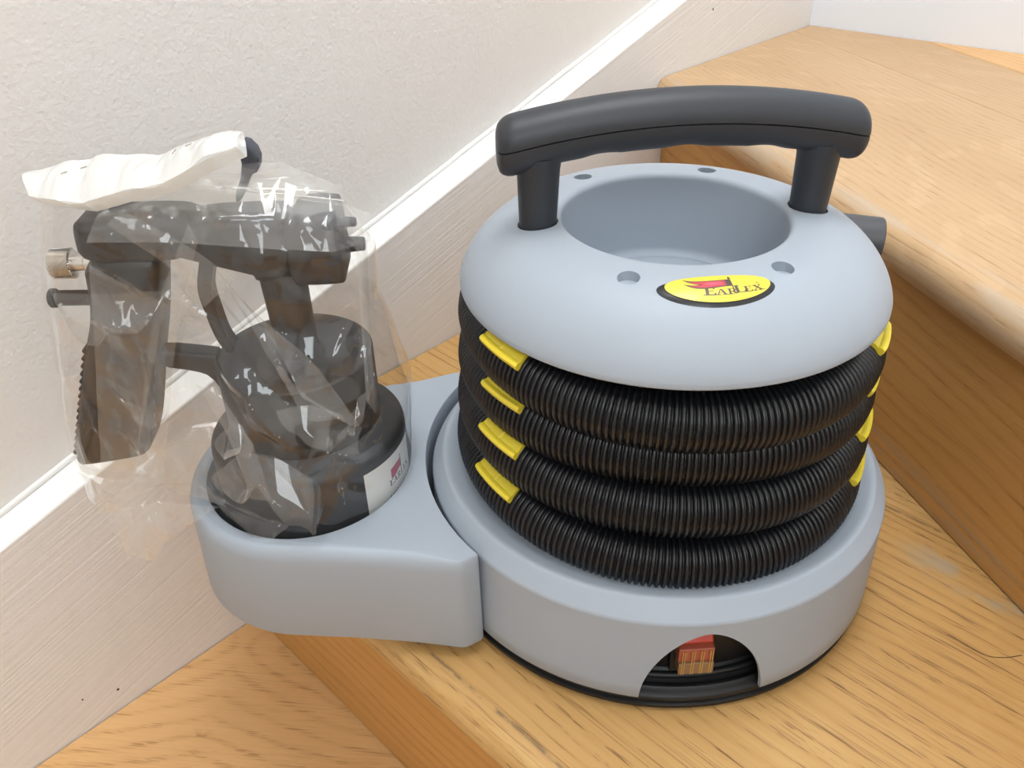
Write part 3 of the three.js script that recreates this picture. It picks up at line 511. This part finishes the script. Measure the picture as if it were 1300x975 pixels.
  // knurled metal flow knob
  const kn = []; const KR = .0077, KS = 72; for (let i = 0; i <= 20; i++) { const t = i / 20, x = lerp(-.1035, -.1150, t), rg = []; const edge = i === 0 || i === 20; for (let j = 0; j < KS; j++) { const a = j / KS * 2 * Math.PI, k = edge ? -.0008 : .00035 * ((i + j) % 2 ? 1 : -1); rg.push(V3(x, .2150 + (KR + k) * Math.cos(a), (KR + k) * Math.sin(a))); } kn.push(rg); }
  const knob = mesh('flow_knob', finish(mergeVertices(loft(kn, { caps: [true, true] }).deleteAttribute('normal').deleteAttribute('uv'), 1e-6), 25), steelM, gun, 'knurled silver metal knob');
  mesh('spindle', merge([cylinder(.0042, .0042, V3(-.1040, .2150, 0), V3(-.0945, .2150, 0), 24), cylinder(.0056, .0056, V3(-.0975, .2150, 0), V3(-.0930, .2150, 0), 24, .0005)]), steelM, gun, 'silver spindle');
  // printed sticker wrapped round the cup
  const cv = document.createElement('canvas'); cv.width = 512; cv.height = 640; const x = cv.getContext('2d');
  x.fillStyle = '#e9e9e6'; x.fillRect(0, 0, 512, 640);
  x.fillStyle = '#b5405e'; x.beginPath(); x.moveTo(225, 100); x.lineTo(345, 85); x.lineTo(345, 150); x.bezierCurveTo(300, 150, 280, 185, 225, 175); x.fill(); x.fillStyle = '#333'; x.fillRect(345, 60, 9, 150);
  x.font = 'bold 64px serif'; x.fillText('EARLEX', 200, 225);
  x.fillStyle = '#8a8a88'; for (let k = 0; k < 9; k++) x.fillRect(190 + k * 28, 292, 18, 26);
  x.fillStyle = '#222'; x.font = 'bold 56px sans-serif'; x.fillText('HVLP', 220, 400); x.fillStyle = '#444'; for (const [y, n] of [[440, 9], [496, 7], [548, 5]]) for (let k = 0; k < n; k++) x.fillRect(180 + k * 32, y, 22, 26);
  const tx = new THREE.CanvasTexture(cv); tx.colorSpace = THREE.SRGBColorSpace;
  const rows = []; for (let i = 0; i <= 1; i++) { const r = []; for (let j = 0; j <= 24; j++) { const a = lerp(38, 84, j / 24) * Math.PI / 180; r.push(V3(.0578 * Math.sin(a), lerp(.0985, .040, i), .0578 * Math.cos(a))); } rows.push(r); }
  mesh('sticker', loft(rows, { closed: false, uv: (i, j) => [j / 24, 1 - i] }), new THREE.MeshStandardMaterial({ map: tx, roughness: .4, side: THREE.DoubleSide }), gun, 'white printed sticker with a small red flag');
}

// ------------------------------------------------------------------ clear plastic bag over the gun, its top folded over and stapled
{
  const bag = thing('plastic_bag', 'clear crumpled plastic bag wrapped over the black spray gun, folded and stapled at the top', 'bag', GUN_AT, GUN_TURN);
  const film = new THREE.MeshPhysicalMaterial({ color: new THREE.Color(.985, .98, .97), transmission: .982, thickness: 0, ior: 1.62, roughness: .03, specularIntensity: 1, side: THREE.DoubleSide });
  const milky = new THREE.MeshPhysicalMaterial({ color: new THREE.Color(.93, .93, .91), transmission: .5, thickness: 0, ior: 1.5, roughness: .25, side: THREE.DoubleSide });
  const haze = new THREE.MeshPhysicalMaterial({ color: new THREE.Color(.97, .965, .95), transmission: .93, thickness: 0, ior: 1.55, roughness: .07, side: THREE.DoubleSide });
  // crumpled sheets: folds are triangle waves in several directions, so they meet in sharp creases
  const tri = (x) => { const f = x - Math.floor(x); return 1 - Math.abs(2 * f - 1); };
  const dirs = []; seed = 77; for (let k = 0; k < 7; k++) { const a = k < 5 ? lerp(-.75, .75, rnd()) : rnd() * Math.PI, f = lerp(9, 30, rnd()); dirs.push([Math.cos(a) * f, Math.sin(a) * f, rnd(), 1 / (f + 8)]); }
  const crumple = (x, y, z = 0) => { let v = 0; const wx = x + .015 * (vn(x * 22, y * 22, 501) - .5), wy = y + .015 * (vn(x * 22, y * 22, 503) - .5); for (const [a, b, c, w] of dirs) v += w * (tri(a * wx + b * wy + c + z * 6) - .5); return v; };   // about +-0.1
  const crease = (x, y, x0, y0, x1, y1, w) => { const dx = x1 - x0, dy = y1 - y0, t = clamp(((x - x0) * dx + (y - y0) * dy) / (dx * dx + dy * dy)), d = Math.hypot(x - x0 - dx * t, y - y0 - dy * t); return Math.max(0, 1 - d / w) * Math.sin(Math.PI * clamp(t * .9 + .05)); };
  const CR = [[-.034, .176, .012, .128, .011, .0085], [.012, .128, .044, .119, .010, .0075], [-.056, .116, -.034, .100, .012, -.007], [-.056, .097, .004, .090, .012, .0100], [.004, .090, .026, .072, .010, .0065], [-.02, .128, .02, .112, .012, .006], [-.100, .236, .006, .168, .008, .0045], [-.060, .190, -.084, .085, .007, .0050], [-.113, .186, -.110, .085, .007, .0045], [-.045, .228, -.074, .115, .007, .0045], [.044, .215, .050, .120, .006, .0045], [-.122, .197, -.055, .190, .011, .0065], [-.03, .21, .03, .150, .008, .0045], [-.02, .075, .03, .064, .010, .006], [-.045, .082, -.015, .060, .009, .005], [.02, .105, .045, .085, .007, .004]];
  const L = [[.02, -.0605], [.076, -.0612], [.084, -.1410], [.0925, -.1400], [.1342, -.1340], [.1852, -.1245], [.2175, -.1185], [.2431, -.1100], [.256, -.104]];
  const R = [[.02, .0605], [.092, .0615], [.1323, .0640], [.1647, .0575], [.19, .0515], [.2269, .0520], [.2425, .0470], [.256, .040]];
  const DZ = [[.02, .0600], [.084, .0610], [.105, .0610], [.14, .0515], [.165, .0430], [.19, .0320], [.225, .0300], [.245, .0230], [.256, .0080]];
  const YT = [[-.11, .2580], [-.06, .2580], [-.03, .2570], [.008, .2545], [.034, .2440], [.047, .2360]];
  // how far the film stands out in front of the gun's plane at (x, y)
  const depthAt = (x, y) => { const sl = interp(L, y), sr = interp(R, y), D = smoothInterp(DZ, y), k = -sl / sr, q = clamp(x / sr, -k, 1); let d;
    if (k > 1.03) { const qt = -1 / k; d = q > qt ? Math.sqrt(Math.max(0, 1 - q * q)) : Math.sqrt(1 - 1 / (k * k)) * (q + k) / (k - 1 / k); if (q < 0) d = Math.max(d, Math.min(.019 / D, .9) * Math.sqrt(clamp((q + k) * sr / .012))); } else d = Math.sqrt(Math.max(0, 1 - (q < 0 ? q / k : q) ** 2));
    return d * D; };
  const NV = 230, NU = 190, rings = [];
  for (let i = 0; i <= NV; i++) {
    const y = i < 20 ? lerp(.0196, .074, i / 20) : lerp(.0765, .256, (i - 20) / (NV - 20)), sl = interp(L, y), sr = interp(R, y), D = smoothInterp(DZ, y), ring = [];
    const k = -sl / sr; // left reach in units of the right one
    for (let j = 0; j < 2 * NU; j++) {
      const front = j < NU, t = front ? j / NU : 1 - (j - NU) / NU;
      const e = .5 - .5 * Math.cos(Math.PI * t), q = lerp(-k, 1, lerp(t, e, .8));      // q = s / sr
      let d;
      if (k > 1.03) { const qt = -1 / k; d = q > qt ? Math.sqrt(Math.max(0, 1 - q * q)) : Math.sqrt(1 - 1 / (k * k)) * (q + k) / (k - 1 / k); d = Math.max(d, Math.min(.019 / D, .9) * Math.sqrt(clamp((q + k) * sr / .012))* (q < 0 ? 1 : 0)); }
      else d = Math.sqrt(Math.max(0, 1 - (q < 0 ? q / k : q) ** 2));
      const s = q * sr; let yy = y, z = (front ? 1 : -1) * d * D;
      const sag = sstep(-.082, -.125, s) * (1 - sstep(.085, .125, y)) * sstep(.076, .084, y); yy -= .024 * sag; 
      yy += (interp(YT, s) - .256) * sstep(.200, .256, y);
      const wr = (crumple(s * 1.4, y * 1.4, front ? 0 : 3) + .06 * crumple(s * 4 + 3, y * 2, front ? 1 : 4)) * lerp(.02, .075, sstep(.078, .11, y)) * (1 - .7 * sstep(.25, .256, y));
      let cr = 0; if (front) for (const [x0, y0, x1, y1, w, a] of CR) cr += a * crease(s, y, x0, y0, x1, y1, w);
      const env = sstep(0, .25, d) * lerp(front ? .55 : .1, 1, sstep(.076, .09, y)) * sstep(.02, .04, y), push = Math.max(-.0012, wr + cr) * env + .0012;
      z += (front ? 1 : -1) * push; const ss = s + (crumple(y, s + z) * .010) * sstep(.08, .12, y) * (1 - d);
      ring.push(V3(ss, yy, z));
    }
    rings.push(ring);
  }
  mesh('film', finish(mergeVertices(loft(rings, { caps: [true, true] }).deleteAttribute('normal').deleteAttribute('uv'), 1e-6), 24), film, bag);
  // a crumpled sheet between two edge lines (each [x, y, z]), bulging by b
  const along = (pts, t) => { const f = t * (pts.length - 1), i = Math.min(pts.length - 2, Math.floor(f)), u = f - i; return [0, 1, 2].map((n) => lerp(pts[i][n], pts[i + 1][n], u)); };
  const sheet = (A, B, b, amp, nu = 70, nv = 26, ph = 0, lift = V3(0, .5, .86)) => { const rr = []; for (let i = 0; i <= nv; i++) { const r = []; for (let j = 0; j <= nu; j++) { const u = j / nu, v = i / nv, p = along(A, u), q = along(B, u), c = [0, 1, 2].map((n) => lerp(p[n], q[n], v)), h = b * Math.sin(Math.PI * v) + amp * (crumple(c[0] * 2.2 + ph, c[1] * 2.2 + c[2]) + .12 * crumple(c[0] * 5 + ph, c[1] * 4 + c[2] * 3)) * (.4 + .6 * Math.sin(Math.PI * v)); r.push(V3(c[0] + lift.x * h, c[1] + lift.y * h, c[2] + lift.z * h)); } rr.push(r); } return finish(mergeVertices(loft(rr, { closed: false }).deleteAttribute('normal').deleteAttribute('uv'), 1e-6), 26); };
  // the folded, stapled top: several layers thick, so it looks milky white
  const back = [[-.1115, .2635, 0], [-.089, .2690, 0], [-.0734, .2712, 0], [-.0473, .2705, 0], [-.0332, .2745, 0], [-.018, .2785, 0], [-.0050, .2806, 0]];
  const frontE = [[-.1030, .2600, .022], [-.0846, .2602, .030], [-.0762, .2586, .030], [-.0589, .2628, .030], [-.0383, .2664, .030], [-.0166, .2759, .028], [-.0040, .2790, .020]];
  const under = frontE.map(([x, y, z]) => [x + .002, y - .0075, z - .008]);
  mesh('folded_top', sheet(back, frontE, .0030, .075, 120, 44, .3, V3(0, .86, .5)), milky, bag, 'milky white folded top of the bag');
  mesh('folded_top', sheet(frontE, under, .001, .02, 90, 12, .7), milky, bag, 'milky white folded top of the bag');
  mesh('folded_top', sheet(back.map(([x, y, z]) => [x, y - .001, z - .001]), under, -.001, .02, 90, 20, 1.1), milky, bag, 'milky white folded top of the bag');
  for (const [x, y, z, a] of [[-.0868, .2672, .0145, .25], [-.0775, .2690, .0135, .25], [-.0340, .2750, .0140, .7], [-.0275, .2772, .0120, .4]]) { const g = new RoundedBoxGeometry(.0034, .0006, .0006, 1, .0002); g.rotateZ(a); g.translate(x, y + .0012, z + .001); mesh('staple', g, steelM, bag, 'small wire staple'); }
  // loose folds of film: across the top of the gun, and the flap hanging over the end of the tray
  mesh('film_fold', sheet([[-.075, .2500, .020], [-.035, .2560, .014], [.010, .2570, .006], [.036, .2470, .010], [.0520, .2370, .004]], [[-.080, .2400, .032], [-.035, .2395, .036], [-.010, .2360, .036], [.036, .2300, .034], [.0515, .2260, .014]], .003, .05, 90, 34, 2.2), haze, bag, 'whitish loose fold of film');
  mesh('film_fold', sheet([[-.060, .2590, -.006], [-.030, .2630, -.008], [.010, .2610, -.008], [.038, .2480, -.006]], [[-.060, .2500, .014], [-.030, .2470, .016], [.012, .2440, .016], [.040, .2380, .012]], .003, .04, 80, 24, 3.2), haze, bag, 'whitish loose fold of film');
  mesh('film_flap', sheet([[-.118, .0780, .030], [-.100, .0820, .036], [-.075, .0860, .044], [-.045, .0880, .052]], [[-.1180, .0300, .026], [-.0990, .0330, .036], [-.0850, .0560, .044], [-.0600, .0790, .054]], .004, .07, 70, 40, 4.1), haze, bag, 'crumpled lower corner of the bag hanging over the tray');
  mesh('film_flap', sheet([[-.139, .0720, .004], [-.122, .0780, .010], [-.100, .0820, .016], [-.075, .0860, .020]], [[-.1270, .0480, .008], [-.1180, .0300, .026], [-.0990, .0330, .036], [-.0850, .0560, .044]], .003, .05, 60, 30, 5.1), film, bag);
  // strips of film doubled over the front, and tucked folds whose shelves catch the skylight
  const on = (pts, lift) => pts.map(([x, y]) => [x, y, depthAt(x, y) + lift]);
  const spl = (pts, n) => new THREE.CatmullRomCurve3(pts.map((p) => V3(...p)), false, 'centripetal').getPoints(n).map((v) => [v.x, v.y, v.z]);
  for (const [a, b, ph] of [
    [[[-.0851, .225], [-.101, .1607], [-.1165, .0961]], [[-.0548, .2012], [-.0703, .1611], [-.0972, .096]], 6.1],
    [[[-.0636, .2502], [-.0275, .2288], [-.0143, .2177]], [[-.071, .2452], [-.0431, .2175], [-.0335, .201]], 7.3],
    [[[-.0274, .2296], [-.0018, .1857], [.0111, .1559]], [[-.0043, .1961], [.0186, .1724], [.0394, .1313]], 8.2],
    [[[.0500, .2259], [.0475, .1919], [.0463, .1365]], [[.0447, .229], [.0432, .1948], [.0424, .147]], 9.4],
    [[[-.0328, .244], [-.0612, .1947], [-.0967, .0962]], [[-.0293, .236], [-.050, .190], [-.078, .096]], 10.2],
    [[[-.128, .135], [-.1321, .100], [-.1290, .0720]], [[-.119, .137], [-.1200, .100], [-.1000, .0800]], 11.5],
    [[[-.045, .160], [-.030, .132], [-.0239, .1000]], [[-.034, .160], [-.018, .132], [-.0120, .1000]], 12.5],
  ]) mesh('film_fold', sheet(spl(on(a, .0045), 40), spl(on(b, .0045), 40), .001, .035, 80, 24, ph, V3(0, .25, .97)), haze, bag, 'whitish doubled strip of film');
  const tuck = (pts, out, drop, ph) => { const T = spl(on(pts, .0022), 48), rr = []; const ends = (t) => Math.pow(Math.sin(Math.PI * clamp(t, .001, .999)), .7);
    for (const [f, o, d] of [[0, 0, 0], [.3, .40, .36], [.6, .78, .74], [.85, 1.06, 1.08], [.93, 1.1, 1.2], [1, .95, 1.28], [1.1, .45, 1.34], [1.2, .0, 1.4]]) rr.push(T.map(([x, y, z], j) => { const e = ends(j / 48), w = 1 + 3.5 * crumple(x * 2 + ph, y * 2 + f * .06); return V3(x + .0012 * Math.sin(f * 3 + j * .35 + ph) * e, y - 1.2 * drop * d * e * w, z + 1.15 * out * o * e * w); }));
    return finish(loft(rr, { closed: false }), 40); };
  for (const [pts, out, drop, ph] of [
    [[[-.047, .1065], [-.019, .1260], [.009, .1140], [.016, .1000]], .0130, .0160, .4], [[[-.003, .1500], [.016, .1505], [.034, .1360]], .0100, .0120, 1.3], [[[-.0200, .2160], [-.0018, .1840], [.0111, .1570], [.030, .1420]], .0060, .0070, 2.2],
    [[[-.041, .1275], [-.026, .1425], [-.017, .1310]], .0090, .0110, 3.1], [[[-.110, .2085], [-.086, .2072], [-.053, .2075]], .0110, .0140, 4.4], [[[.022, .1285], [.0245, .1100], [.0256, .0890]], .0035, .0035, 5.2],
    [[[-.050, .0930], [-.0234, .0860], [-.0061, .0810]], .0055, .0070, 6.6], [[[.031, .1340], [.038, .1470], [.046, .1520]], .0050, .0070, 7.7], [[[-.0950, .1450], [-.080, .1380], [-.066, .1400]], .0040, .0050, 8.8], [[[-.1350, .0900], [-.112, .0820], [-.080, .0880]], .0060, .0070, 9.9]]) mesh('film_fold', tuck(pts, out, drop, ph), film, bag, 'sharp crease of film that catches the light');
}
renderer.render(scene, camera);
